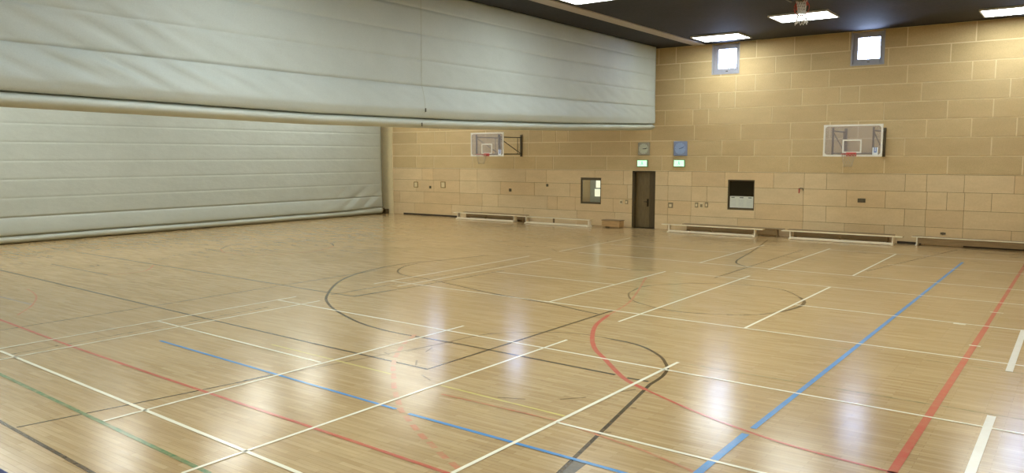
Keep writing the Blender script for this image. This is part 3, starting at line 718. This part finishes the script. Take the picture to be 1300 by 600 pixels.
clock(-15.02,3.30,.265,'grey square wall clock above the dark door, under the curtain end','clock_grey','clock_face','clock_hand',math.radians(88),math.radians(80))
clock(-13.40,3.30,.29,'square wall clock with a blue cover reflection painted in, right of the door, above the right exit sign','clock_blue_refl','clock_face_refl','clock_hand_refl',math.radians(75),math.radians(68))
def exit_sign(cx,cz,label):
    t=thing('exit_sign',label,'exit sign',(cx,W,cz),'green lit exit signs')
    c=MB(); c.box(cx-.235,cx+.235,W-.08,W+.002,cz-.145,cz+.145,'exit_case',.012); c.build('sign_case',t)
    p=MB(); p.box(cx-.215,cx+.215,W-.088,W-.079,cz-.122,cz+.122,'exit'); p.build('lit_panel',t)
    g=MB(); y0,y1=W-.091,W-.0875
    g.disc((cx-.005,cz+.075),.02,y0,y1,'exit_green',16)
    g.prism([(cx-.04,cz+.045),(cx+.01,cz+.055),(cx+.025,cz-.01),(cx-.02,cz-.015)],y0,y1,'exit_green')
    g.prism([(cx-.02,cz-.012),(cx+.024,cz-.008),(cx+.06,cz-.06),(cx+.04,cz-.068)],y0,y1,'exit_green')
    g.prism([(cx-.02,cz-.012),(cx+.0,cz-.02),(cx-.06,cz-.075),(cx-.08,cz-.062)],y0,y1,'exit_green')
    g.prism([(cx+.005,cz+.05),(cx+.015,cz+.035),(cx+.065,cz+.02),(cx+.062,cz+.035)],y0,y1,'exit_green')
    g.build('running_figure',t)
exit_sign(-15.07,2.70,'lit green exit sign directly above the dark door')
exit_sign(-13.43,2.71,'lit green exit sign below the bluish clock, right of the door')

# ------------------------------------------------------------ small fittings on the back wall
def plate(name,label,cx,cz,w,h,cat,style,group=None):
    t=thing(name,label,cat,(cx,W-.008,cz),group)
    if style=='frame':
        f=MB(); ring_plate(f,cx-w/2,cx+w/2,cz-h/2,cz+h/2,.035,W-.008-.02,W-.007,'plate_edge'); f.build('plate_frame',t)
        p=MB(); p.box(cx-w/2+.035,cx+w/2-.035,W-.008-.012,W-.007,cz-h/2+.035,cz+h/2-.035,'plate_pale',.002); p.build('cover',t)
    elif style=='knob':
        f=MB(); f.box(cx-w/2,cx+w/2,W-.008-.02,W-.007,cz-h/2,cz+h/2,'plate_dark',.006); f.build('base_plate',t)
        p=MB(); p.disc((cx,cz),w*.28,W-.008-.05,W-.008-.02,'plate_dark',16); p.build('knob',t)
    else:
        f=MB(); f.box(cx-w/2,cx+w/2,W-.008-.025,W-.007,cz-h/2,cz+h/2,'plate_pale' if style=='pale' else 'plate',.006); f.build('base_plate',t)
        p=MB(); k='plate_pale' if style=='plate' else 'plate'
        p.box(cx-w*.28,cx+w*.28,W-.008-.034,W-.008-.024,cz-h*.3,cz+h*.22,k,.004); p.build('switch_rocker',t)
plate('wall_panel','pale framed cover plate on the far wall, left of two and nearest the far curtain',-27.9,1.55,.27,.29,'cover plate','frame')
plate('wall_panel','pale framed cover plate on the far wall, the right of two',-26.06,1.58,.30,.31,'cover plate','frame')
plate('wall_fitting','small dark fitting between the two framed cover plates',-26.92,1.44,.13,.13,'wall fitting','knob')
plate('wall_fitting','small dark fitting under the far wall mounted hoop',-21.91,1.42,.14,.14,'wall fitting','knob')
plate('wall_fitting','small dark fitting on the wall left of the office window',-19.83,1.69,.11,.12,'wall fitting','knob')
plate('wall_switch','switch plate left of the door, the farther from the door',-16.05,1.07,.15,.18,'switch','pale')
plate('wall_switch','switch plate left of the door, the nearer to the door',-15.8,1.07,.13,.18,'switch','plate')
plate('wall_switch','grey switch plate alone on the wall right of the door',-13.79,1.01,.20,.22,'switch','plate')
plate('wall_switch','left plate of three switches between the door and the dark window',-12.67,1.06,.13,.20,'switch','plate')
plate('wall_switch','middle plate of three switches between the door and the dark window',-12.46,1.05,.17,.22,'switch','pale')
plate('wall_switch','right plate of three switches, nearest the dark window',-12.25,1.08,.12,.20,'switch','plate')
plate('wall_socket','grey socket plate on the wall under the right hand hoop',-6.51,1.44,.26,.14,'socket','knob')
plate('wall_socket','small dark socket low on the wall above the long brown bench',-3.91,.42,.16,.07,'socket','knob')
t=thing('wall_hook','small reddish wall hook on a panel joint between the dark window and the right hoop','hook',(-8.6,W-.008,1.75))
b=MB(); b.box(-8.70,-8.66,W-.008-.02,W-.007,1.64,1.82,'rim',.004); b.build('base_plate',t)
b=MB(); b.tube([(-8.68,W-.008-.015,1.80),(-8.62,W-.008-.06,1.83),(-8.53,W-.008-.06,1.82),(-8.52,W-.008-.05,1.74)],.014,'plate_dark'); b.build('hook_arm',t)

# ------------------------------------------------------------ camera, daylight, view
w=bpy.data.worlds.new('World'); SC.world=w; w.use_nodes=True
bg=w.node_tree.nodes['Background']; bg.inputs['Color'].default_value=(.50,.64,1,1); bg.inputs['Strength'].default_value=SKY
cd=bpy.data.cameras.new('camera'); co=bpy.data.objects.new('camera',cd); COL.objects.link(co)
cd.sensor_width=36; cd.sensor_fit='HORIZONTAL'; cd.lens=1003/1300*36; cd.clip_end=200
co.location=(0,0,3); co.rotation_euler=(math.radians(90-5.8067),0,math.radians(36.2048))
SC.camera=co
vs=SC.view_settings; vs.view_transform='Standard'; vs.look='None'; vs.gamma=1; vs.use_curve_mapping=False; vs.exposure=EXPO
cy=SC.cycles; cy.max_bounces=8; cy.diffuse_bounces=5; cy.transparent_max_bounces=12; cy.sample_clamp_indirect=6; cy.caustics_reflective=False; cy.caustics_refractive=False
cy.use_denoising=True
